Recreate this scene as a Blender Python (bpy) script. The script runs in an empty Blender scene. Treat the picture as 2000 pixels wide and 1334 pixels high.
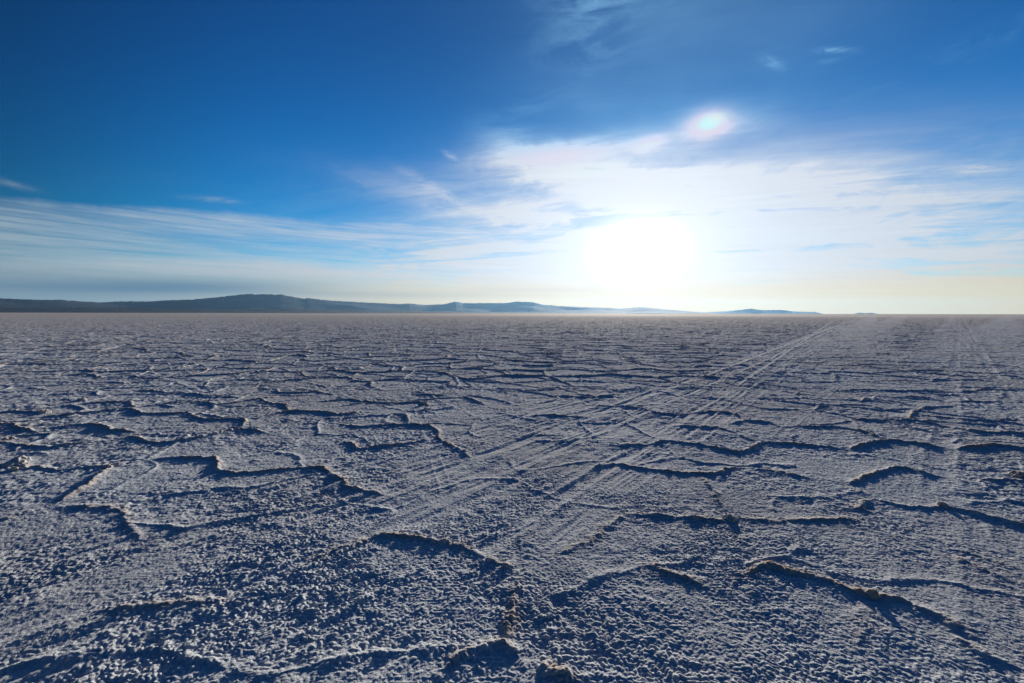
import bpy, math, random
import numpy as np

scene = bpy.context.scene
COL = scene.collection
rad = math.radians

# ---------------------------------------------------------------- constants
CAM_H = 1.4
SUN_AZ, SUN_EL = rad(15.3), rad(7.6)          # azimuth measured from +Y towards +X
SUN_DIR = (math.sin(SUN_AZ) * math.cos(SUN_EL), math.cos(SUN_AZ) * math.cos(SUN_EL), math.sin(SUN_EL))


def link(o):
    COL.objects.link(o)
    return o


def tag(o, label=None, cat=None, group=None, kind=None):
    for k, v in (('label', label), ('category', cat), ('group', group), ('kind', kind)):
        if v:
            o[k] = v
    return o


# ---------------------------------------------------------------- node helpers
class Ex:
    """A scalar socket (or number) with arithmetic that grows a node tree."""
    nt = None

    def __init__(self, s):
        self.s = s

    @staticmethod
    def op(op, *args, clamp=False):
        n = Ex.nt.nodes.new('ShaderNodeMath')
        n.operation = op
        n.use_clamp = clamp
        for i, a in enumerate(args):
            if isinstance(a, Ex):
                Ex.nt.links.new(a.s, n.inputs[i])
            else:
                n.inputs[i].default_value = float(a)
        return Ex(n.outputs[0])

    def __add__(a, b): return Ex.op('ADD', a, b)
    __radd__ = __add__
    def __sub__(a, b): return Ex.op('SUBTRACT', a, b)
    def __rsub__(a, b): return Ex.op('SUBTRACT', b, a)
    def __mul__(a, b): return Ex.op('MULTIPLY', a, b)
    __rmul__ = __mul__
    def __truediv__(a, b): return Ex.op('DIVIDE', a, b)
    def __rtruediv__(a, b): return Ex.op('DIVIDE', b, a)
    def __neg__(a): return Ex.op('MULTIPLY', a, -1)
    def pow(a, b): return Ex.op('POWER', a, b)
    def max(a, b): return Ex.op('MAXIMUM', a, b)
    def min(a, b): return Ex.op('MINIMUM', a, b)
    def exp(a): return Ex.op('EXPONENT', a)
    def clamp(a): return Ex.op('ADD', a, 0, clamp=True)

    def smooth(a, lo, hi, t0=0.0, t1=1.0):
        n = Ex.nt.nodes.new('ShaderNodeMapRange')
        n.interpolation_type = 'SMOOTHSTEP'
        Ex.nt.links.new(a.s, n.inputs[0])
        for i, v in ((1, lo), (2, hi), (3, t0), (4, t1)):
            if isinstance(v, Ex):
                Ex.nt.links.new(v.s, n.inputs[i])
            else:
                n.inputs[i].default_value = v
        return Ex(n.outputs[0])


def vec(x, y, z=0.0):
    n = Ex.nt.nodes.new('ShaderNodeCombineXYZ')
    for i, a in enumerate((x, y, z)):
        if isinstance(a, Ex):
            Ex.nt.links.new(a.s, n.inputs[i])
        else:
            n.inputs[i].default_value = a
    return n.outputs[0]


def noise(v, scale, detail=5.0, rough=0.55, dist=0.0):
    n = Ex.nt.nodes.new('ShaderNodeTexNoise')
    Ex.nt.links.new(v, n.inputs['Vector'])
    n.inputs['Scale'].default_value = scale
    n.inputs['Detail'].default_value = detail
    n.inputs['Roughness'].default_value = rough
    n.inputs['Distortion'].default_value = dist
    return Ex(n.outputs[0])


def blob(az, el, a0, e0, wa, we, rot=0.0):
    """Gaussian patch of sky centred on azimuth a0, elevation e0 (degrees)."""
    c, s = math.cos(rad(rot)), math.sin(rad(rot))
    da, de = az - a0, el - e0
    p = (da * c + de * s) / wa
    q = (de * c - da * s) / we
    return (-(p * p + q * q)).exp()


def mixc(f, a, b, mode='MIX'):
    n = Ex.nt.nodes.new('ShaderNodeMix')
    n.data_type = 'RGBA'
    n.blend_type = mode
    n.clamp_factor = mode != 'ADD'
    for i, v in ((0, f), (6, a), (7, b)):
        if isinstance(v, Ex):
            v = v.s
        if isinstance(v, bpy.types.NodeSocket):
            Ex.nt.links.new(v, n.inputs[i])
        elif i == 0:
            n.inputs[0].default_value = v
        else:
            n.inputs[i].default_value = (*v, 1.0)
    return n.outputs[2]


# ---------------------------------------------------------------- camera, sun, view
cam = bpy.data.cameras.new('camera')
cam.sensor_width = 36.0
cam.lens = 16.0
cam.clip_start = 0.05
cam.clip_end = 300000.0
cam_o = link(bpy.data.objects.new('camera', cam))
cam_o.location = (0, 0, CAM_H)
from mathutils import Matrix
cam_o.rotation_euler = (Matrix.Rotation(rad(90 - 3.54), 4, 'X') @ Matrix.Rotation(rad(0.1), 4, 'Z')).to_euler()
scene.camera = cam_o

sun = bpy.data.lights.new('sun', 'SUN')
sun.energy = 5.0
sun.angle = rad(0.5)
sun.color = (1.0, 0.89, 0.75)
sun_o = link(bpy.data.objects.new('sun', sun))
from mathutils import Vector
sun_o.rotation_euler = Vector(SUN_DIR).to_track_quat('Z', 'Y').to_euler()

scene.view_settings.view_transform = 'Standard'
scene.view_settings.look = 'None'
scene.view_settings.exposure = 0.35        # exposed for the salt, against the light
scene.view_settings.gamma = 1.0
scene.cycles.use_denoising = True
scene.cycles.max_bounces = 6
scene.cycles.volume_bounces = 1
scene.cycles.sample_clamp_indirect = 4.0

# ---------------------------------------------------------------- sky
world = bpy.data.worlds.new('World')
scene.world = world
world.use_nodes = True
nt = world.node_tree
nt.nodes.clear()
Ex.nt = nt
tc = nt.nodes.new('ShaderNodeTexCoord')
sep = nt.nodes.new('ShaderNodeSeparateXYZ')
nt.links.new(tc.outputs['Generated'], sep.inputs[0])
dx, dy, dz = (Ex(sep.outputs[i]) for i in range(3))
az = Ex.op('ARCTAN2', dx, dy) * (180 / math.pi)
el = Ex.op('ARCSINE', dz) * (180 / math.pi)
cosg = dx * SUN_DIR[0] + dy * SUN_DIR[1] + dz * SUN_DIR[2]
gam = Ex.op('ARCCOSINE', cosg.min(0.999999)) * (180 / math.pi)      # angle from the sun, degrees

sky = nt.nodes.new('ShaderNodeTexSky')
sky.sky_type = 'NISHITA'
sky.sun_disc = False
sky.sun_elevation = SUN_EL
sky.sun_rotation = SUN_AZ
sky.altitude = 3650.0
sky.air_density = 1.0
sky.dust_density = 0.3
sky.ozone_density = 2.0
hs = nt.nodes.new('ShaderNodeHueSaturation')
nt.links.new(sky.outputs[0], hs.inputs['Color'])
hs.inputs['Saturation'].default_value = 1.36
hs.inputs['Value'].default_value = 1.0
STR = 0.10                       # Background strength; colours below are display brightness / STR
def scaled(sock, f):
    n = nt.nodes.new('ShaderNodeVectorMath')
    n.operation = 'SCALE'
    nt.links.new(sock, n.inputs[0])
    if isinstance(f, Ex):
        nt.links.new(f.s, n.inputs['Scale'])
    else:
        n.inputs['Scale'].default_value = f
    return n.outputs[0]


# very clear, dry high-altitude air: deeper blue, darkest a right angle away from the sun
off = nt.nodes.new('ShaderNodeVectorMath')
off.operation = 'SUBTRACT'
nt.links.new(hs.outputs[0], off.inputs[0])
off.inputs[1].default_value = (1.12, 0.20, 0.0)
mx = nt.nodes.new('ShaderNodeVectorMath')
mx.operation = 'MAXIMUM'
nt.links.new(off.outputs[0], mx.inputs[0])
mx.inputs[1].default_value = (0.004, 0.05, 0.2)
base = scaled(mx.outputs[0], gam.smooth(40.0, 76.0, 1.30, 0.42) * el.smooth(16.0, 34.0, 1.0, 0.84))

# cirrus: a flat high layer seen in perspective, combed into streaks
zz = dz.max(0.0) + 0.05
lx, ly = dx / zz, dy / zz


def combed(ang, fa, fb, seed, detail, rough, dist):
    c_, s_ = math.cos(rad(ang)), math.sin(rad(ang))
    return noise(vec((lx * c_ - ly * s_) * fa, (lx * s_ + ly * c_) * fb, seed), 1.0, detail, rough, dist)


streak = combed(20, 0.28, 1.3, 3.1, 9.0, 0.60, 0.7)
fine = combed(14, 0.9, 6.0, 7.7, 7.0, 0.62, 0.6)
thread = combed(30, 1.6, 13.0, 4.2, 6.0, 0.6, 0.4)
veil = noise(vec(lx * 0.25, ly * 0.34, 1.3), 1.0, 5.0, 0.55, 0.4)
# long level bands low over the horizon
tilt = el + az * 0.018
band = noise(vec(az * 0.030, tilt * 0.62, 0.4), 1.0, 7.0, 0.58, 0.5)
band2 = noise(vec(az * 0.085, tilt * 2.3, 5.5), 1.0, 7.0, 0.62, 0.6)
band3 = noise(vec(az * 0.24, tilt * 6.0, 9.5), 1.0, 5.0, 0.6, 0.5)
wob = (noise(vec(az * 0.10, el * 0.08, 2.2), 1.0, 5.0, 0.6) - 0.5) * 3.4

# the wide deck low on the left: a streaky upper lip, blue gaps below it, then solid
hump = (az + 27) / 21
elw = el + wob * 0.62 + hump * hump * az.smooth(-10.0, -20.0, 0.4, 1.2)
elw = elw.max(el - 1.5) - (az + 22).max(0.0).min(30.0) * 0.06
tuft0 = noise(vec(az * 0.22 + el * 0.10, tilt * 1.5, 3.4), 1.0, 8.0, 0.62, 0.9)
mods = (0.44 * band2 + 0.42 * band + 0.14 * tuft0).smooth(0.36, 0.64)
lip = elw.smooth(10.9, 9.6) * elw.smooth(7.2, 8.8) * (0.25 + 0.62 * mods)
mid_ = elw.smooth(9.6, 8.4) * elw.smooth(4.2, 6.2) * (0.26 + 0.48 * mods)
solid = elw.smooth(7.4, 4.8) * (0.72 + 0.28 * mods)
back = Ex.op('ABSOLUTE', az)
deck = (lip.max(mid_).max(solid)) * back.smooth(110.0, 60.0, 0.35, 1.0) * az.smooth(75.0, 20.0, 0.85, 1.0)  # deck thinned behind the camera, out of view, to darken the ground's shadows
# the fan of cirrus around and above the sun
fan_m = (blob(az, el, 20, 5.5, 33, 7.0) * 1.15 + blob(az, el, 3, 4.0, 24, 4.2) * 0.9 + blob(az, el, 6.5, 17.7, 8.5, 2.3, 2) * 1.35 + blob(az, el, 0, 19.5, 4, 1.6, -20) * 0.5
         + blob(az, el, 19, 12.5, 15, 4.0, -2) * 0.72 + blob(az, el, -4, 12.6, 12, 1.7, -10) * 0.55
         + blob(az, el, 30, 13.5, 13, 3.0, -6) * 0.38 + blob(az, el, 38, 5.5, 18, 5.0) * 0.55 + blob(az, el, 18, 18.5, 6, 1.8, 4) * 0.12)
fluff = noise(vec(az * 0.11 + el * 0.06, el * 0.36 - az * 0.03, 6.1), 1.0, 9.0, 0.62, 1.2)
tuft = noise(vec(az * 0.42 + el * 0.30, el * 1.1 - az * 0.12, 8.4), 1.0, 7.0, 0.6, 0.9)
fan = fan_m * fluff.smooth(0.30, 0.62, 0.60, 1.14) * (0.72 + 0.56 * tuft) * (0.52 + 0.70 * streak.smooth(0.36, 0.66)) * (0.54 + 0.62 * fine + 0.38 * thread)
upper = (blob(az, el, 20, 31, 17, 15, 0) * 0.42 + blob(az, el, 8, 22, 15, 6, 18) * 0.26 + blob(az, el, 24, 18, 16, 5) * 0.22) \
    * (0.30 + 1.15 * veil.smooth(0.34, 0.68)) * (0.45 + 0.65 * streak + 0.5 * fine)
wisp = (blob(az, el, 28.9, 24.9, 1.2, 0.40, -32) * 0.42 + blob(az, el, 34.4, 24.7, 1.4, 0.25, -14) * 0.50
        + blob(az, el, 44.9, 12.5, 1.6, 0.4, -6) * 0.45 + blob(az, el, -7.7, 18.6, 0.8, 0.30, -24) * 0.45
        + blob(az, el, 33.9, 24.0, 1.0, 0.22, -4) * 0.25 + blob(az, el, -47.5, 10.7, 1.6, 0.25, -10) * 0.25
        + blob(az, el, -9, 14.5, 4.5, 0.6, -26) * 0.30 + blob(az, el, -33, 11.6, 2.2, 0.25, 2) * 0.3) * (0.1 + 1.2 * fine) * tuft.smooth(0.32, 0.62, 0.25, 1.5)
upper = upper + (blob(az, el, 9, 32, 6, 4.5, 25) * 0.30 + blob(az, el, 14, 34.5, 7, 2.5) * 0.30 + blob(az, el, -1, 21, 6, 2.0, 35) * 0.20 + blob(az, el, 44, 22, 7, 1.0, 8) * 0.14) * fluff.smooth(0.36, 0.66) * (0.3 + 1.2 * tuft)
irid = blob(az, el, 22.8, 20.5, 2.5, 1.5, 1) * 1.0 + blob(az, el, 16.4, 19.2, 2.2, 0.8, 10) * 0.55
irid_c = (irid * (0.25 + 0.70 * fine + 0.75 * tuft) + blob(az, el, 26.5, 20.0, 3.2, 0.9, -8) * 0.35 * tuft + blob(az, el, 19.5, 19.2, 3.0, 0.8, 10) * 0.15 * tuft)
fan = fan.max(blob(az, el, 15.3, 7.2, 11, 6.5) * 1.1)
cloud = (deck.max(fan) + upper + wisp + irid_c * 0.9).clamp()

# light scattered forward by the ice crystals: strongest near the sun, warmer low down
fwd = 0.42 + 0.53 * (gam * (-1 / 38.0)).exp() + 0.04 * (gam * (-1 / 4.0)).exp()
fwd = fwd * (0.90 + 0.20 * band2)
low = el.smooth(9.0, 0.5)
ccol = mixc(low, (0.94, 0.985, 1.07), (1.03, 0.95, 0.86))
ccol = mixc((gam.smooth(24.0, 62.0) * 0.85).clamp(), ccol, mixc(low, (0.80, 0.97, 1.09), (0.66, 0.84, 0.95)))
ccol = mixc(el.smooth(16.5, 23.0) * 0.9, ccol, (0.30, 0.76, 1.22))
ccol = scaled(ccol, fwd.min(0.84))
# ice-cloud iridescence: hue turns from each thin patch's rim to its middle
ring = blob(az, el, 22.9, 20.6, 1.5, 0.8, 6)
icol = mixc(ring.smooth(0.10, 0.85), (0.92, 0.66, 0.76), (0.62, 0.98, 0.95))
icol = mixc(blob(az, el, 24.0, 21.1, 1.2, 0.6, 0) * 0.9, icol, (0.95, 0.92, 0.80))
icol = mixc(blob(az, el, 16.0, 18.9, 1.6, 0.5, 8) * 0.8, icol, (0.78, 0.93, 0.88))
ccol = mixc((irid * 0.85).clamp(), ccol, icol)
ccol = mixc((blob(az, el, 6.0, 18.6, 6, 0.9, 4) * 0.5).clamp(), ccol, (0.86, 0.70, 0.80))
ccol = mixc((blob(az, el, 8.5, 16.8, 5, 0.8, 4) * 0.4).clamp(), ccol, (0.80, 0.90, 0.84))
# a grey bank of thicker cloud low on the left
bank = (blob(az, el + (az + 33) * -0.035, -36, 2.75, 12, 0.85) * 0.85 + blob(az, el, -20, 2.2, 22, 0.45) * 0.30
        + blob(az, el, -55, 2.6, 14, 1.6) * 0.5 + blob(az, el, 3, 2.9, 10, 0.30) * 0.16) * (0.62 + 0.75 * band)

col = mixc((cloud * 0.95).clamp(), base, scaled(ccol, 1.0 / STR))
# dust-pale air right over the horizon: cream by the sun, grey blue away from it
hzc = mixc(gam.smooth(10.0, 62.0), (0.92, 0.58, 0.08), (0.29, 0.38, 0.39))
hzc = mixc(az.smooth(20.0, 50.0) * 0.8, hzc, (0.88, 0.61, 0.15))
col = mixc((el.smooth(5.2, 0.3) * 0.88).clamp(), col, scaled(hzc, 1.0 / STR))
col = mixc((bank * 0.85).clamp(), col, (0.095 / STR, 0.20 / STR, 0.31 / STR))
# the sun's glare through the veil
ea, ee = (az - math.degrees(SUN_AZ)) / 1.45, el - math.degrees(SUN_EL)
g2 = ea * ea + ee * ee                     # the ice veil spreads the glare sideways
aur = (1.2 * (g2 * (-1 / (2.5 * 2.5))).exp() + 0.42 * (g2.pow(0.5) * (-1 / 4.0)).exp()) * el.smooth(-4.0, 5.5) + 0.03 * (gam * (-1 / 20.0)).exp()
ac = mixc(low, (1.0, 0.96, 0.90), (1.0, 0.88, 0.70))
col = mixc(1.0, col, scaled(ac, aur * (1.0 / STR)), 'ADD')
bg = nt.nodes.new('ShaderNodeBackground')
bg.inputs['Strength'].default_value = STR / 2 ** 0.35
nt.links.new(col, bg.inputs['Color'])
out = nt.nodes.new('ShaderNodeOutputWorld')
nt.links.new(bg.outputs[0], out.inputs['Surface'])

# ---------------------------------------------------------------- height field tools
def hash2(ix, iy, seed):
    h = (ix.astype(np.int64) * 374761393 + iy.astype(np.int64) * 668265263 + seed * 1442695041) & 0xFFFFFFFF
    h = ((h ^ (h >> 13)) * 1274126177) & 0xFFFFFFFF
    h = ((h ^ (h >> 16)) * 2246822519) & 0xFFFFFFFF
    return h ^ (h >> 15)


def rnd(ix, iy, seed):
    return (hash2(ix, iy, seed) & 0xFFFFFF).astype(np.float32) / np.float32(0x1000000)


def gnoise(x, y, lam, seed):
    """Gradient noise of wavelength lam, about -1..1."""
    u, v = x / lam, y / lam
    iu, iv = np.floor(u), np.floor(v)
    fu, fv = (u - iu).astype(np.float32), (v - iv).astype(np.float32)
    iu, iv = iu.astype(np.int64), iv.astype(np.int64)
    su = fu * fu * fu * (fu * (fu * 6 - 15) + 10)
    sv = fv * fv * fv * (fv * (fv * 6 - 15) + 10)

    def g(a, b):
        t = rnd(iu + a, iv + b, seed) * np.float32(2 * math.pi)
        return np.cos(t) * (fu - a) + np.sin(t) * (fv - b)
    n0 = g(0, 0) * (1 - su) + g(1, 0) * su
    n1 = g(0, 1) * (1 - su) + g(1, 1) * su
    return (n0 * (1 - sv) + n1 * sv) * np.float32(1.5)


def sstep(a, b, x):
    t = np.clip((x - a) / (b - a), 0, 1)
    return t * t * (3 - 2 * t)


def voronoi_ridge(x, y, cell, seed, rmax):
    """Distance to the nearest cell border, a strength for that border and a level for the cell."""
    gx, gy = x / cell, y / cell
    ix, iy = np.floor(gx).astype(np.int64), np.floor(gy).astype(np.int64)
    d1 = np.full(x.shape, 1e9, np.float32); d2 = d1.copy()
    p1x = np.zeros_like(d1); p1y = np.zeros_like(d1); p2x = np.zeros_like(d1); p2y = np.zeros_like(d1)
    c1 = np.zeros(x.shape, np.int64); c2 = c1.copy()
    for a in (-2, -1, 0, 1, 2):
        for b in (-2, -1, 0, 1, 2):
            if abs(a) == 2 and abs(b) == 2:
                continue
            jx, jy = ix + a, iy + b
            px = (jx + 0.5 + 0.86 * (rnd(jx, jy, seed) - 0.5)).astype(np.float32)
            py = (jy + 0.5 + 0.86 * (rnd(jx, jy, seed + 1) - 0.5)).astype(np.float32)
            dd = (px - gx) ** 2 + (py - gy) ** 2
            cid = jx * 65536 + jy
            near = dd < d1
            sec = ~near & (dd < d2)
            for dst, src, new in ((d2, d1, dd), (p2x, p1x, px), (p2y, p1y, py), (c2, c1, cid)):
                dst[near] = src[near]
                dst[sec] = new[sec]
            for dst, new in ((d1, dd), (p1x, px), (p1y, py), (c1, cid)):
                dst[near] = new[near]
    L = np.sqrt((p2x - p1x) ** 2 + (p2y - p1y) ** 2) + 1e-6
    edge = (d2 - d1) / (2 * L) * cell
    lo, hi = np.minimum(c1, c2), np.maximum(c1, c2)
    strength = rnd(lo, hi, seed + 5)
    level = rnd(c1, c1 >> 16, seed + 9)
    return edge.astype(np.float32), strength, level


def seg_dist(x, y, ax, ay, bx, by):
    vx, vy = bx - ax, by - ay
    L2 = vx * vx + vy * vy + 1e-12
    t = np.clip(((x - ax) * vx + (y - ay) * vy) / L2, 0, 1)
    return np.hypot(x - ax - t * vx, y - ay - t * vy), t


RIDGES = (
(1.00,((-1.91,2.06),(-1.83,2.08),(-1.73,2.12),(-1.59,2.13),(-1.41,2.11),(-1.32,2.09))),
(1.00,((-1.18,2.38),(-1.13,2.53),(-1.06,2.62),(-0.94,2.70),(-0.83,2.80),(-0.77,2.77),(-0.57,2.75),(-0.38,2.70),(-0.26,2.65),(-0.19,2.55),(-0.15,2.50),(-0.04,2.43),(0.01,2.37))),
(0.80,((0.01,2.37),(0.03,2.24),(0.01,2.13),(-0.01,2.02),(-0.03,1.90),(-0.03,1.85))),
(1.20,((-0.29,1.70),(-0.21,1.76),(-0.13,1.82),(-0.03,1.85),(0.02,1.80),(0.07,1.73))),
(1.20,((0.10,1.72),(0.16,1.69),(0.23,1.63),(0.28,1.58))),
(0.60,((0.22,2.53),(0.36,2.61),(0.47,2.71),(0.59,2.83),(0.74,3.05),(0.81,3.11))),
(1.25,((0.81,3.11),(1.03,3.07),(1.23,3.04),(1.42,2.99),(1.51,3.04))),
(0.70,((1.51,3.04),(1.63,3.01),(1.76,2.99),(1.94,3.01),(2.08,3.01),(2.30,3.02),(2.43,3.05))),
(0.80,((2.43,3.05),(2.54,3.22),(2.64,3.33),(2.73,3.38))),
(0.90,((2.73,3.38),(2.86,3.26),(3.06,3.24),(3.16,3.26),(3.17,3.20),(3.28,3.09),(3.40,2.94),(3.54,2.83))),
(0.60,((2.73,3.38),(2.74,3.50),(2.73,3.63))),
(0.90,((2.75,3.65),(2.88,3.75),(3.14,3.90),(3.47,4.06),(3.54,4.04),(3.62,3.94),(3.73,3.82))),
(0.60,((3.85,3.85),(4.04,3.78),(4.25,3.76),(4.48,3.68))),
(0.70,((1.40,2.96),(1.43,2.83),(1.44,2.67))),
(1.00,((0.68,3.97),(0.95,4.16),(1.12,4.08),(1.32,3.97),(1.52,3.90),(1.72,3.89),(1.93,4.00),(2.15,4.08))),
(0.60,((2.15,4.08),(2.37,3.97),(2.51,3.84),(2.60,3.75))),
(0.70,((1.66,3.87),(1.60,3.61),(1.57,3.40),(1.55,3.20))),
(1.10,((1.18,2.30),(1.37,2.41),(1.45,2.44),(1.55,2.38),(1.60,2.37),(1.69,2.27),(1.78,2.18),(1.90,2.14),(1.94,2.07),(1.99,2.02),(2.00,1.96),(2.02,1.87))),
(0.70,((1.90,1.90),(1.93,1.87),(1.95,1.78),(2.02,1.70))),
(0.90,((0.70,2.41),(0.76,2.42),(0.82,2.35),(0.92,2.28),(1.04,2.22))),
(0.40,((1.76,2.15),(1.62,2.00),(1.42,1.81))),
(0.70,((2.50,2.58),(2.58,2.53),(2.62,2.42),(2.68,2.30))),
(0.50,((2.66,2.64),(2.73,2.53),(2.83,2.43))),
(1.00,((-3.47,4.24),(-3.20,4.30),(-2.88,4.30),(-2.72,4.13),(-2.60,3.97),(-2.41,3.89),(-2.24,3.90),(-2.02,4.00),(-1.74,4.05),(-1.57,3.90),(-1.44,3.75),(-1.33,3.61),(-1.12,3.48),(-0.91,3.40))),
(0.90,((-3.65,4.11),(-3.53,3.84),(-3.44,3.61),(-3.36,3.36),(-3.30,3.19))),
(0.70,((-3.30,3.19),(-3.38,3.12),(-3.45,2.99),(-3.58,2.87))),
(0.70,((-3.28,3.18),(-3.10,3.20),(-2.91,3.22),(-2.77,3.13),(-2.60,2.98),(-2.44,2.83),(-2.31,2.71))),
(0.60,((-3.47,4.24),(-3.65,4.11),(-3.88,4.02),(-4.06,3.96),(-4.40,4.08),(-4.62,4.18),(-4.69,4.09),(-5.00,4.04))),
(0.80,((-5.95,4.91),(-5.54,4.85),(-5.16,4.76),(-4.82,4.63),(-4.68,4.76),(-4.54,4.91))),
(0.90,((-6.82,5.64),(-6.38,5.59),(-6.27,5.64),(-5.93,5.44),(-5.60,5.28))),
(1.00,((-5.60,5.52),(-5.28,5.64),(-5.10,5.59),(-4.77,5.39),(-4.44,5.28))),
(1.00,((-4.37,5.10),(-4.04,4.91),(-3.78,4.79),(-3.59,4.91),(-3.42,5.16),(-3.29,5.44),(-3.05,5.35),(-2.85,5.21))),
(0.90,((-6.40,5.98),(-6.17,6.16),(-5.93,6.35),(-5.71,6.56),(-5.51,6.56),(-5.14,6.22),(-4.75,6.22),(-4.51,6.29),(-4.21,5.98),(-3.81,5.86),(-3.54,5.92),(-3.35,5.64),(-3.29,5.44))),
(0.80,((-6.62,6.93),(-6.38,7.01),(-5.97,7.05),(-5.54,6.63))),
(0.70,((-5.57,6.67),(-5.36,6.93),(-5.03,7.14),(-4.44,6.85),(-4.13,7.26),(-3.92,7.58))),
(0.90,((-7.27,6.39),(-7.01,6.42),(-6.62,6.29),(-6.83,6.56))),
(0.80,((-6.92,8.03),(-6.42,8.08),(-6.02,7.92),(-5.59,7.82),(-5.23,7.67),(-4.79,7.53),(-4.51,7.49))),
(0.70,((-9.13,8.47),(-8.36,8.19))),
(0.70,((-11.58,9.83),(-10.96,9.67),(-9.84,9.24),(-9.28,9.10),(-8.58,9.24),(-8.30,9.10))),
(0.80,((-4.05,7.14),(-4.09,7.35),(-3.70,6.93),(-3.43,6.85),(-3.19,6.39))),
(1.00,((-3.33,6.10),(-3.19,6.39),(-2.76,6.39),(-2.58,6.29),(-2.41,6.22),(-2.07,6.39))),
(0.80,((-4.74,8.36),(-4.41,8.36),(-4.12,7.97),(-3.78,7.92),(-3.46,8.03),(-3.02,7.72))),
(0.80,((-5.44,9.91),(-4.71,9.45),(-4.07,9.10),(-3.48,8.53))),
(0.80,((-3.08,7.14),(-2.66,7.31),(-2.22,7.09),(-1.83,7.01),(-1.50,7.14),(-1.24,6.82))),
(0.80,((-1.37,6.49),(-1.27,6.56),(-1.09,6.63))),
(0.90,((-1.72,6.29),(-1.45,6.22),(-1.32,5.70))),
(0.90,((-2.21,5.70),(-1.89,5.52),(-1.66,5.59),(-1.33,5.67),(-1.02,5.57),(-0.88,5.35),(-0.82,5.05),(-0.65,4.76),(-0.52,4.58),(-0.39,4.34))),
(0.80,((-1.87,4.89),(-1.67,4.72),(-1.59,4.63),(-1.29,4.72),(-1.01,4.91),(-0.83,4.99))),
(0.80,((-1.80,7.92),(-1.40,7.72),(-1.05,7.72))),
(0.80,((-0.83,7.67),(-0.58,7.26),(-0.43,6.93))),
(0.80,((-0.65,6.39),(-0.55,6.16))),
(0.60,((-0.61,5.98),(-0.27,5.98))),
(0.90,((0.09,5.10),(0.29,5.14),(0.56,5.16))),
(0.80,((0.21,6.07),(0.42,6.19),(0.70,6.13),(1.04,6.10))),
(0.80,((1.18,6.89),(1.62,6.78),(1.91,6.70),(2.04,6.29),(2.35,6.26),(2.70,6.42),(2.90,6.45),(3.11,6.35),(3.11,6.07))),
(0.70,((0.97,8.53),(1.35,8.53),(1.91,8.41))),
(0.70,((1.20,8.84),(1.55,9.45),(1.91,9.38),(1.93,8.53))),
(0.80,((0.61,7.72),(1.03,7.58),(1.37,7.53),(1.65,7.63),(1.84,7.53))),
(0.70,((2.06,8.65),(2.62,9.24),(3.01,9.17))),
(0.80,((3.56,10.15),(4.29,10.24),(4.52,9.99),(4.96,9.52),(5.20,9.17))),
(1.00,((1.03,4.74),(1.42,4.79),(1.71,4.91),(1.88,4.83),(2.09,4.68),(2.29,4.54),(2.51,4.66),(2.73,4.87),(2.95,4.87),(3.26,4.76),(3.47,4.63))),
(0.80,((1.99,5.64),(2.22,5.57),(2.53,5.54),(2.65,5.28))),
(0.60,((2.65,5.28),(2.66,5.05),(2.71,4.89))),
(0.80,((2.71,5.67),(3.05,5.89),(3.31,5.81),(3.32,5.59))),
(0.90,((1.47,5.86),(1.70,5.86))),
(1.00,((3.47,4.63),(3.80,4.81),(4.16,4.95),(4.30,4.89),(4.42,4.77),(4.55,4.68))),
(0.80,((3.47,5.59),(4.06,5.57),(4.15,5.28),(4.16,4.95))),
(0.60,((3.47,4.63),(3.46,4.44),(3.46,4.31))),
(1.00,((4.61,4.63),(4.76,4.68),(4.94,4.72),(5.16,4.76),(5.31,4.65),(5.60,4.58))),
(0.80,((4.46,5.98),(4.74,5.95),(5.26,5.92),(5.39,5.70),(5.49,5.35),(5.99,5.25),(6.31,5.16))),
(0.80,((5.58,6.29),(5.87,6.07),(6.00,5.92),(6.38,5.83),(6.43,5.64),(6.70,5.49))),
(0.90,((5.26,5.92),(5.64,6.35),(6.17,6.74),(6.59,6.82),(6.83,6.97))),
(0.70,((5.05,7.05),(5.44,6.93),(5.48,6.59),(5.67,6.39))),
(0.70,((4.36,6.49),(4.65,6.82),(4.91,6.85))),
(0.70,((4.32,6.32),(4.42,6.07))),
(0.70,((4.25,7.49),(4.56,7.44),(4.85,7.49),(5.01,7.35),(5.03,7.14))),
(0.80,((5.47,7.14),(5.83,7.44),(6.11,7.26),(6.15,6.89))),
(0.70,((6.24,7.53),(6.71,7.67),(6.88,7.58),(7.01,7.35))),
(0.80,((5.90,8.19),(6.35,8.36),(6.68,8.30),(6.97,8.19),(7.48,8.24),(8.03,8.13),(8.31,8.13),(8.84,8.47),(9.35,8.24))),
(0.80,((7.10,7.26),(7.50,7.18),(7.75,7.22))),
(0.70,((6.47,9.52),(6.81,9.10))),
(0.70,((4.88,8.36),(5.04,7.92),(5.24,7.82))),
)


# wheel tracks that cross the crust: (azimuth of travel in degrees, a point they pass, half width, strength)
def line_off(px, py, azd, qx, qy):
    """signed offset of (px, py) from the line through (qx, qy) heading azd."""
    a = rad(azd)
    return (px - qx) * math.cos(a) - (py - qy) * math.sin(a)


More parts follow.
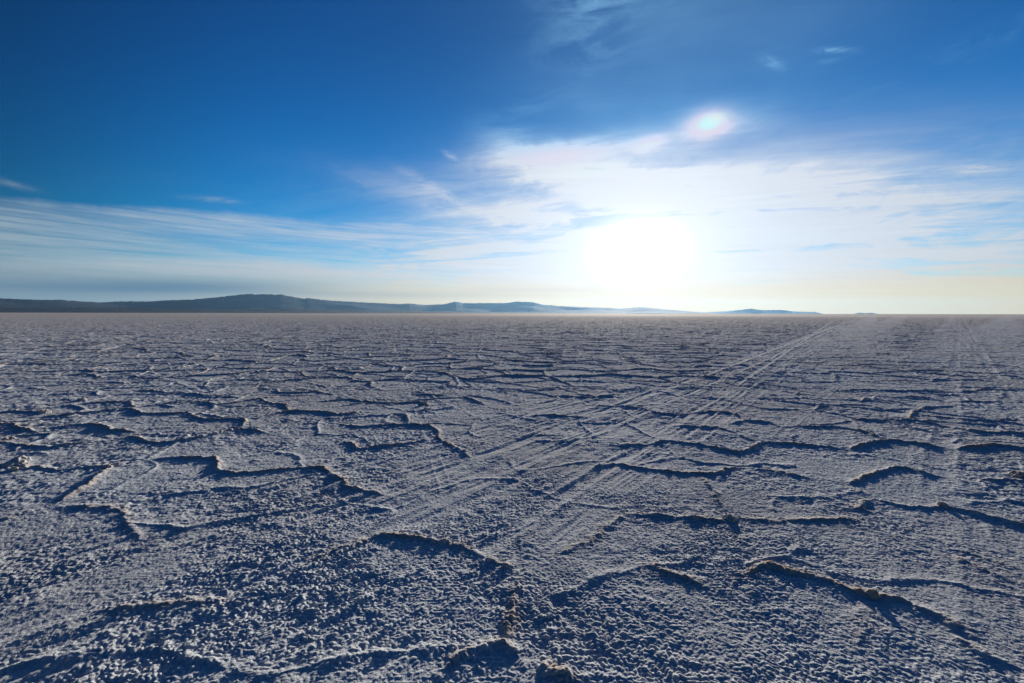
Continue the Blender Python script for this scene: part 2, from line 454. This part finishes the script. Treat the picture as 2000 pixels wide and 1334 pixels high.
TRACKS = ((38.1, 2.28, 7.578, 0.055, 1.0), (38.1, 2.12, 7.70, 0.04, 0.8), (38.1, 2.62, 7.30, 0.05, 0.9), (38.1, 2.12, 6.75, 0.06, 0.8),
          (38.1, 1.55, 7.90, 0.05, 0.55), (38.3, 3.05, 7.0, 0.045, 0.5), (36.0, 1.914, 5.466, 0.065, 1.0), (36.2, 2.10, 5.30, 0.04, 0.6),
          (42.0, 7.715, 10.325, 0.045, 0.3), (44.5, 4.264, 4.408, 0.10, 0.5), (44.5, 4.75, 3.95, 0.09, 0.5),
          (38.1, -1.2, 3.25, 0.08, 0.8), (38.1, -1.45, 3.0, 0.06, 0.7), (38.1, -1.75, 2.6, 0.09, 0.9), (38.1, -2.1, 2.35, 0.07, 0.7),
          (38.1, -0.55, 2.2, 0.08, 0.6), (38.1, -0.30, 2.0, 0.06, 0.5), (43.6, 10.6, 9.8, 0.10, 0.4), (37.0, 0.4, 3.1, 0.05, 0.5), (-15.7, -1.9, 8.4, 0.04, 0.28), (-15.7, -1.62, 8.4, 0.04, 0.22))
PATHS = ((38.6, 17.5, 24.0, 1.3, 0.6), (41.0, 40.0, 50.0, 1.6, 0.5), (47.5, 60.0, 56.0, 1.6, 0.6), (44.0, 14.5, 15.3, 0.7, 0.4))


def height(x, y, sp):
    """Height of the salt crust at world (x, y); sp = local mesh spacing. Returns z, ridge mask, track mask."""
    r = np.hypot(x, y)
    z = np.zeros(x.shape, np.float32)
    wx = x + 0.035 * gnoise(x, y, 0.31, 11) + 0.014 * gnoise(x, y, 0.09, 12)
    wy = y + 0.035 * gnoise(x, y, 0.31, 13) + 0.014 * gnoise(x, y, 0.09, 14)
    amp = 0.85 + 0.35 * gnoise(x, y, 0.45, 15)           # ridges swell and die along their length
    clod = gnoise(x, y, 0.07, 16)
    # --- ridges seen one by one
    rid = np.zeros(x.shape, np.float32)
    ok = r < 16
    idx = np.nonzero(ok)[0]
    xs, ys = wx[idx], wy[idx]
    best = np.full(xs.shape, 9.0, np.float32); bh = np.zeros(xs.shape, np.float32)
    for h, pts in RIDGES:
        n = len(pts)
        for k in range(n - 1):
            (ax, ay), (bx, by) = pts[k], pts[k + 1]
            m = np.nonzero((xs > min(ax, bx) - .4) & (xs < max(ax, bx) + .4) & (ys > min(ay, by) - .4) & (ys < max(ay, by) + .4))[0]
            if not len(m):
                continue
            d, t = seg_dist(xs[m], ys[m], ax, ay, bx, by)
            e = np.ones_like(t)
            if k == 0:
                e *= 0.25 + 0.75 * np.minimum(1, t * math.hypot(bx - ax, by - ay) / 0.18)
            if k == n - 2:
                e *= 0.25 + 0.75 * np.minimum(1, (1 - t) * math.hypot(bx - ax, by - ay) / 0.18)
            d = d + (1 - e) * 0.02
            up = d < best[m]
            mm = m[up]
            best[mm] = d[up]
            bh[mm] = h * e[up]
    rid_h = np.zeros(x.shape, np.float32)
    rid_h[idx] = bh
    rid_d = np.full(x.shape, 9.0, np.float32)
    rid_d[idx] = best
    # --- polygons everywhere farther out
    far = sstep(7.2, 9.4, y - 0.12 * np.abs(x)) + (np.abs(x) > 1.18 * y + 0.6) * 1.0
    far = np.clip(far, 0, 1).astype(np.float32)
    cellw = 1.22
    ed, st, lv = voronoi_ridge(wx + 0.25 * gnoise(x, y, 1.3, 17), wy + 0.25 * gnoise(x, y, 1.3, 18), cellw, 40, 0)
    ed2, st2, lv2 = voronoi_ridge(wx + 0.3 * gnoise(x, y, 2.3, 19), wy, 3.3, 60, 0)
    vh = np.where(st < 0.12, 0.2, 0.55 + 0.6 * st) * far
    ax_ = 0.030
    w = np.maximum(0.025, 0.55 * sp)
    tr = np.zeros(x.shape, np.float32)
    gro = np.zeros(x.shape, np.float32)
    for azd, qx, qy, hw, s in TRACKS:
        o = line_off(x, y, azd, qx, qy) + 0.03 * gnoise(x, y, 1.7, 70)
        u = np.abs(o) / hw
        tr = np.maximum(tr, s * (1 - sstep(0.8, 1.5, u)))
        gro += s * (-0.008 * np.exp(-(u / 0.75) ** 4) + 0.009 * np.exp(-((u - 1.25) / 0.28) ** 2))
    for azd, qx, qy, hw, s in PATHS:
        o = line_off(x, y, azd, qx, qy) + 0.6 * gnoise(x, y, 14, 71)
        tr = np.maximum(tr, s * (1 - sstep(0.6, 1.6, np.abs(o) / hw)) * sstep(10, 22, r))
    gro *= (0.25 + 0.75 * sstep(-0.3, 0.4, gnoise(x, y, 0.5, 72))) * (0.52 + 0.33 * sstep(3.0, 6.0, r))
    keep = 1 - 0.85 * tr * sstep(9, 16, r) - 0.35 * tr * (1 - sstep(9, 16, r))
    prof_n = np.exp(-(rid_d / w) ** 1.5) * 0.020 + np.exp(-(rid_d / 0.11) ** 2) * 0.005
    prof_f = np.exp(-(ed / w) ** 1.4) * 0.033 + np.exp(-(ed / 0.13) ** 2) * 0.006
    prof_2 = np.exp(-(ed2 / (w * 1.2)) ** 1.4) * 0.020 * far * sstep(0.35, 0.6, st2)
    ed3, st3, lv3 = voronoi_ridge(wx + 0.12 * gnoise(x, y, .6, 21), wy + 0.12 * gnoise(x, y, .6, 22), 0.85, 140, 0)
    prof_3 = np.exp(-(ed3 / w) ** 1.4) * 0.032 * sstep(.15, .7, st3) * (r < 60)
    am = np.clip(0.15 + 0.85 * amp + 0.30 * clod, 0.35, 1.15)
    z += keep * am * np.maximum(np.maximum(prof_n * rid_h * (1 - far) * (0.72 + 0.50 * sstep(3.0, 6.5, r)), prof_f * vh), np.maximum(prof_2, (0.34 + 0.26 * sstep(4.5, 9, r)) * prof_3))
    z += (lv - 0.5) * 0.016 * far * sstep(0.0, 0.10, ed) * keep
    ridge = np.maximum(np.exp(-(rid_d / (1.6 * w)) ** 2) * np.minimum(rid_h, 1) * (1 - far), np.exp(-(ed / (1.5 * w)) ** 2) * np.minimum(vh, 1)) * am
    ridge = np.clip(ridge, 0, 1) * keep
    crumb = np.abs(gnoise(x, y, .075, 95)) + .6 * np.abs(gnoise(x, y, .036, 96)) * (sp < .02)
    z += ridge * 0.012 * (crumb - .35) * (sp < .04)
    # --- grain of the crust
    z += gro
    grain = np.zeros(x.shape, np.float32)
    patch = 0.40 + 0.80 * sstep(-0.5, 0.6, gnoise(x, y, 0.9, 30) + 0.5 * gnoise(x, y, 0.33, 31))
    rough_near = 0.80 + 0.25 * sstep(0.2, 1.4, 1.2 - 0.45 * x - 0.35 * (y - 2))    # coarser towards the lower left
    for lam, a, seed in ((4.0, .012, 80), (1.1, .006, 81), (.42, .0045, 82), (.19, .0040, 83), (.095, .0033, 84), (.052, .0026, 85), (.029, .0030, 86), (.016, .0044, 87)):
        f = np.clip((lam / sp - 1.5) / 1.5, 0, 1).astype(np.float32)
        sel = np.nonzero(f > 0)[0]
        if not len(sel):
            continue
        n = gnoise(x[sel], y[sel], lam, seed)
        if lam < 0.3:
            n = 0.40 * n + 0.75 * (2.4 * np.abs(gnoise(x[sel] + 3.1, y[sel], lam * 1.5, seed + 50)) - 0.75)
        k = patch[sel] * rough_near[sel] * (1 + 0.7 * sstep(3, 10, r[sel])) if lam < 0.6 else 1.0
        grain[sel] += f[sel] * a * n * k
    # streaks combed along the wheel tracks
    a = rad(38.1)
    al, ac = x * math.sin(a) + y * math.cos(a), x * math.cos(a) - y * math.sin(a)
    st_m = sstep(1.9, 0.3, np.abs(ac + 2.9)) * (r < 30)
    grain += st_m * (0.0085 * gnoise(ac, al * 0.22, .17, 90) + 0.005 * gnoise(ac, al * 0.3, .075, 91)) * np.clip(1.5 - sp / .04, 0, 1)
    z += grain * (1 - 0.35 * tr)
    # past the reach of the fine mesh the crust is only a general unevenness
    jit = rnd((x * 977).astype(np.int64), (y * 977).astype(np.int64), 99) - 0.5
    z += jit * (np.minimum(sp, .03) * 0.55 + np.clip(sp - .03, 0, .2) * 0.22) * (0.5 + 0.5 * keep)
    z *= 1 - 0.9 * sstep(250, 900, r)
    return z, ridge, tr


# ---------------------------------------------------------------- the salt flat: one sheet, finest near the viewer
Q = 0.85
rr = [0.35]
while rr[-1] < 260:
    rr.append(rr[-1] + max(0.0034 * Q, 0.0019 * Q * rr[-1]))
while rr[-1] < 150000:
    rr.append(rr[-1] * 1.03)
rr = np.array(rr, np.float64)
FW = rad(60)
nf = int(2 * FW / (0.0019 * Q))
nb = 150
th = np.concatenate([np.linspace(-FW, FW, nf, endpoint=False), np.linspace(FW, 2 * math.pi - FW, nb, endpoint=False)])
nr, nth = len(rr), len(th)
print('grid', nr, nth, nr * nth)
X = np.empty(nr * nth + 1, np.float32); Y = X.copy(); Z = X.copy(); RG = X.copy(); TR = X.copy()
CH = 220
for i0 in range(0, nr, CH):
    i1 = min(nr, i0 + CH)
    R_, T_ = np.meshgrid(rr[i0:i1], th, indexing='ij')
    x = (R_ * np.sin(T_)).ravel(); y = (R_ * np.cos(T_)).ravel()
    dr = np.gradient(rr)[i0:i1]
    dth = np.where(np.abs(th) <= FW, 0.0019 * Q, (2 * math.pi - 2 * FW) / nb)
    sp = np.maximum(dr[:, None], R_ * dth[None, :]).ravel()
    z, rg, tr = height(x, y, sp.astype(np.float32))
    s = slice(i0 * nth, i1 * nth)
    X[s], Y[s], Z[s], RG[s], TR[s] = x, y, z, rg, tr
X[-1] = Y[-1] = Z[-1] = RG[-1] = TR[-1] = 0
ii, jj = np.meshgrid(np.arange(nr - 1), np.arange(nth), indexing='ij')
j2 = (jj + 1) % nth
quads = np.stack([ii * nth + jj, (ii + 1) * nth + jj, (ii + 1) * nth + j2, ii * nth + j2], -1).reshape(-1, 4).astype(np.int32)
j = np.arange(nth)
cap = np.stack([np.full(nth, nr * nth), j, (j + 1) % nth], -1).astype(np.int32)
me = bpy.data.meshes.new('ground')
me.vertices.add(len(X))
me.vertices.foreach_set('co', np.stack([X, Y, Z], -1).astype(np.float32).ravel())
nl = quads.size + cap.size
me.loops.add(nl)
me.loops.foreach_set('vertex_index', np.concatenate([quads.ravel(), cap.ravel()]))
me.polygons.add(len(quads) + len(cap))
ls = np.concatenate([np.arange(len(quads)) * 4, quads.size + np.arange(len(cap)) * 3]).astype(np.int32)
me.polygons.foreach_set('loop_start', ls)
me.update(calc_edges=True)
me.polygons.foreach_set('use_smooth', np.ones(len(me.polygons), bool))
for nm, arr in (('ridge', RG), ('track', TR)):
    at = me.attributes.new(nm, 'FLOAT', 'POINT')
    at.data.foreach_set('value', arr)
ground = link(bpy.data.objects.new('ground', me))
tag(ground, 'cracked white salt crust with raised polygon ridges reaching to the horizon', kind='structure')
del quads, cap, ii, jj, j2


def new_mat(name):
    m = bpy.data.materials.new(name)
    m.use_nodes = True
    Ex.nt = m.node_tree
    b = m.node_tree.nodes['Principled BSDF']
    return m, m.node_tree, b


def attr(name):
    n = Ex.nt.nodes.new('ShaderNodeAttribute')
    n.attribute_name = name
    return Ex(n.outputs['Fac'])


def salt_material(name, ridge):
    m, t, b = new_mat(name)
    g = t.nodes.new('ShaderNodeNewGeometry')
    pos = g.outputs['Position']
    big = noise(pos, 0.35, 4, .6)
    mid = noise(pos, 3.2, 5, .6)
    fin = noise(pos, 42.0, 5, .65)
    c = mixc(big.smooth(.36, .66), SALT_A, SALT_B)
    c = mixc((fin.smooth(.45, .75) * .35).clamp(), c, SALT_C)
    if ridge:
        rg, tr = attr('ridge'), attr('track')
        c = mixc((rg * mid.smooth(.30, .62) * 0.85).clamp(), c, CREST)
        c = mixc((tr * .25).clamp(), c, TRACKC)
    else:
        c = mixc((mid.smooth(.3, .65) * 0.7).clamp(), c, CREST)
    t.links.new(c, b.inputs['Base Color'])
    b.inputs['Roughness'].default_value = 1.0
    b.inputs['Specular IOR Level'].default_value = 0.08
    bp = t.nodes.new('ShaderNodeBump')
    bp.inputs['Strength'].default_value = 1.0
    bp.inputs['Distance'].default_value = 0.006
    h = noise(pos, 70.0, 5, .7)
    t.links.new(h.s, bp.inputs['Height'])
    t.links.new(bp.outputs[0], b.inputs['Normal'])
    return m


SALT_A, SALT_B, SALT_C = (.70, .76, .80), (.61, .64, .66), (.79, .83, .86)
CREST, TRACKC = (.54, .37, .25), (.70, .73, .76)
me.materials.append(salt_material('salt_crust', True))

# ---------------------------------------------------------------- hills on the far shore
def hill_material(name, ca, cb):
    m, t, b = new_mat(name)
    g = t.nodes.new('ShaderNodeNewGeometry')
    n = noise(g.outputs['Position'], 0.0022, 6, .6)
    t.links.new(mixc(n.smooth(.35, .65), ca, cb), b.inputs['Base Color'])
    b.inputs['Roughness'].default_value = 0.95
    b.inputs['Specular IOR Level'].default_value = 0.1
    return m


def hill_range(prof, dist, depth, mat, label, seed, detail=0.10, foot=0.0):
    """A mountain range whose crest has the profile PROF (azimuth, elevation in degrees) at DIST metres."""
    rng = np.array(prof)
    n = max(40, int((rng[-1, 0] - rng[0, 0]) / 0.05))
    a = np.linspace(rng[0, 0], rng[-1, 0], n)
    e = np.interp(a, rng[:, 0], rng[:, 1])
    rows = 26
    vs = []
    for k in range(rows + 1):
        f = k / rows * 2 - 1                       # -1 near foot, 0 crest, 1 far foot
        d = dist + f * depth
        x = d * np.sin(np.radians(a)); y = d * np.cos(np.radians(a))
        crest = np.tan(np.radians(e)) * dist
        shape = (1 - abs(f)) ** 1.35
        gul = gnoise(x, y, depth * .42, seed) * .65 + gnoise(x, y, depth * .2, seed + 1) * .25
        rough = gnoise(a, a * 0, .9, seed + 3) * .04 + gnoise(a, a * 0, .4, seed + 4) * .04 + gnoise(a, a * 0, .19, seed + 5) * .035
        z = crest * (shape * (1 + 1.3 * gul * abs(f) ** .7 * (1 - abs(f))) + detail * 6 * rough * max(0.0, 1 - abs(f) * 3) ** 1.5) - (60.0 if abs(f) == 1 else 0)
        vs.append(np.stack([x, y, z - (dist * dist) / 1.0e12], -1))
    v = np.concatenate(vs)
    fs = [(k * n + i, k * n + i + 1, (k + 1) * n + i + 1, (k + 1) * n + i) for k in range(rows) for i in range(n - 1)]
    m = bpy.data.meshes.new('hills')
    m.from_pydata(v.tolist(), [], fs)
    m.update()
    m.polygons.foreach_set('use_smooth', np.ones(len(m.polygons), bool))
    m.materials.append(mat)
    o = link(bpy.data.objects.new('hills', m))
    return tag(o, label, kind='structure')


PA = [(-75, .8), (-66, 1.1), (-60, .85), (-54.58, 0.90), (-51.56, 1.16), (-48.36, 1.20), (-47.20, 1.14), (-45.98, 1.12), (-44.71, 1.14), (-43.38, 1.03), (-41.98, 0.96), (-40.53, 1.08), (-38.61, 1.11), (-36.59, 1.29), (-34.89, 1.37), (-33.57, 1.56), (-32.21, 1.74), (-31.04, 1.93), (-29.84, 2.07), (-28.61, 2.04), (-26.85, 2.07), (-25.81, 1.86), (-24.49, 1.64), (-23.96, 1.71), (-23.14, 1.60), (-21.49, 1.44), (-19.22, 1.34), (-16.89, 1.23), (-13.90, 1.13), (-12.68, 1.19), (-10.83, 1.01), (-8.32, 1.15), (-7.05, 1.47), (-6.10, 1.28), (-3.22, 1.29), (-0.97, 1.29), (0.64, 1.48), (2.58, 1.42), (3.86, 1.09), (5.78, 0.96), (8.32, 0.83), (10.83, 0.76), (13.29, 0.63), (14.51, 0.69), (15.71, 0.81), (18.07, 0.55), (20.37, 0.36), (22.60, 0.18), (24.23, 0.06)
      ]
PB = [(20.93, 0.06), (22.60, 0.15), (25.29, 0.29), (27.61, 0.57), (28.86, 0.40), (30.56, 0.44), (31.51, 0.27), (33.57, 0.21), (34.37, 0.00)]
PC = [(36.80, 0.00), (37.21, 0.13), (37.82, 0.09), (38.22, 0.13), (38.81, 0.00)]
PF = [(-80, .35), (-66, .45), (-55, .42), (-48, .40), (-43, .46), (-38, .40), (-33, .36), (-28, .40), (-23, .34), (-17, .28), (-11, .24), (-5, .17), (2, .12), (8, .07), (14, .03)]
HM = hill_material('hill_slope', (.026, .028, .034), (.036, .037, .040))
hill_range(PA, 20000, 4200, HM, 'long blue mountain range along the far left shore with one broad flat-topped massif', 200)
hill_range(PF, 11500, 1500, HM, 'low dark foothills at the base of the long blue range', 220, .25)
hill_range(PB, 25000, 1800, HM, 'pale low hills standing right of the sun on the horizon', 240, .15)
hill_range(PC, 25000, 700, HM, 'tiny pair of island hills at the end of the pale hills', 260, .1)

# ---------------------------------------------------------------- air
hz = bpy.data.meshes.new('haze')
s0, zb, zt = 32000.0, -90.0, 900.0
hz.from_pydata([(sx_ * s0, sy_ * s0, z_) for z_ in (zb, zt) for sx_, sy_ in ((-1, -1), (1, -1), (1, 1), (-1, 1))], [],
               [(0, 3, 2, 1), (4, 5, 6, 7), (0, 1, 5, 4), (1, 2, 6, 5), (2, 3, 7, 6), (3, 0, 4, 7)])
hz.update()
hm = bpy.data.materials.new('haze')
hm.use_nodes = True
t = hm.node_tree
t.nodes.clear()
pv = t.nodes.new('ShaderNodeVolumePrincipled')
pv.inputs['Color'].default_value = (.27, .55, .90, 1)
pv.inputs['Density'].default_value = HAZE = 0.0000115
pv.inputs['Anisotropy'].default_value = 0.55
mo = t.nodes.new('ShaderNodeOutputMaterial')
t.links.new(pv.outputs[0], mo.inputs['Volume'])
hz.materials.append(hm)
tag(link(bpy.data.objects.new('haze', hz)), 'thin bluish haze over the salt flat', kind='stuff')

# ---------------------------------------------------------------- loose salt lumps on the ridges
LM = salt_material('salt_lump', False)


def lump(name, x, y, size, seed, label, flat=0.75, group='salt lumps pushed up on the ridges'):
    import bmesh
    r_ = random.Random(seed)
    bm = bmesh.new()
    for q in range(r_.randint(4, 6)):                # a clod is several crystals grown into one
        g = bmesh.ops.create_icosphere(bm, subdivisions=4, radius=1.0)
        s = size * (1.0 if q == 0 else r_.uniform(.35, .7))
        ox, oy, oz = (0, 0, 0) if q == 0 else (r_.uniform(-1, 1) * size * .95, r_.uniform(-.6, .6) * size, r_.uniform(-.2, .35) * size)
        sxyz = (r_.uniform(.8, 1.3), r_.uniform(.7, 1.1), flat * r_.uniform(.8, 1.15))
        for v in g['verts']:
            v.co = Vector((v.co.x * s * sxyz[0] + ox, v.co.y * s * sxyz[1] + oy, v.co.z * s * sxyz[2] + oz))
    m = bpy.data.meshes.new(name)
    bm.to_mesh(m)
    bm.free()
    co = np.empty(len(m.vertices) * 3, np.float32)
    m.vertices.foreach_get('co', co)
    co = co.reshape(-1, 3)
    nn = np.empty(len(m.vertices) * 3, np.float32)
    m.vertices.foreach_get('normal', nn)
    nn = nn.reshape(-1, 3)
    d = np.zeros(len(co), np.float32)
    for lam, a in ((.9, .22), (.42, .16), (.2, .10)):
        l = lam * size
        d += a * size * (gnoise(co[:, 0] + 7 * seed + co[:, 2], co[:, 1] - co[:, 2] * .7, l, seed) + .5 * gnoise(co[:, 2] + 3, co[:, 0] + seed, l, seed + 1))
    co = co + nn * d[:, None]
    m.vertices.foreach_set('co', co.ravel())
    m.update()
    m.polygons.foreach_set('use_smooth', np.ones(len(m.polygons), bool))
    m.materials.append(LM)
    o = link(bpy.data.objects.new(name, m))
    zz_ = float(height(np.array([x]), np.array([y]), np.array([.004], np.float32))[0][0])
    o.location = (x, y, zz_ + size * -.12)
    o.rotation_euler = (0, 0, r_.uniform(0, 6.28))
    return tag(o, label, 'salt lump', group)


for k, (x, y, s, lb) in enumerate((
        (-4.60, 4.14, .075, 'big pale crusty salt lump at the left edge'),
        (-4.42, 4.02, .05, 'smaller crusty salt lump just right of the big pale one at the left edge'),
        (1.49, 3.03, .040, 'tan knobbly salt lump at the right end of a straight dark ridge'),
        (1.585, 2.37, .022, 'small tan salt lump near the upper end of the long foreground ridge'),
        (1.79, 2.175, .028, 'dark tan salt lump halfway down the long foreground ridge on the right'),
        (3.15, 3.25, .032, 'brown rounded salt lump rising from a thin ridge near the right edge'),
        (4.43, 3.89, .060, 'dark salt lump cut by the right edge of the view'),
        (-3.64, 4.02, .038, 'pale salt lump at the top of the slanting lit ridge on the left'),
        (-6.89, 7.22, .075, 'upright pale salt lump standing alone left of centre-left plates'),
        (-6.52, 6.27, .065, 'pale crusty salt lump where two dark ridges meet far left'),
        (-5.58, 4.98, .040, 'tiny bright tan salt lump below the curved ridge at far left'),
        (-3.36, 6.74, .050, 'pale salt lump at a sharp corner of the ridges left of centre'),
        (-1.35, 7.0, .045, 'reddish brown salt lump on the tilted plate just left of centre'))):
    lump('salt_lump', x, y, s, 300 + k, lb)
print('done')
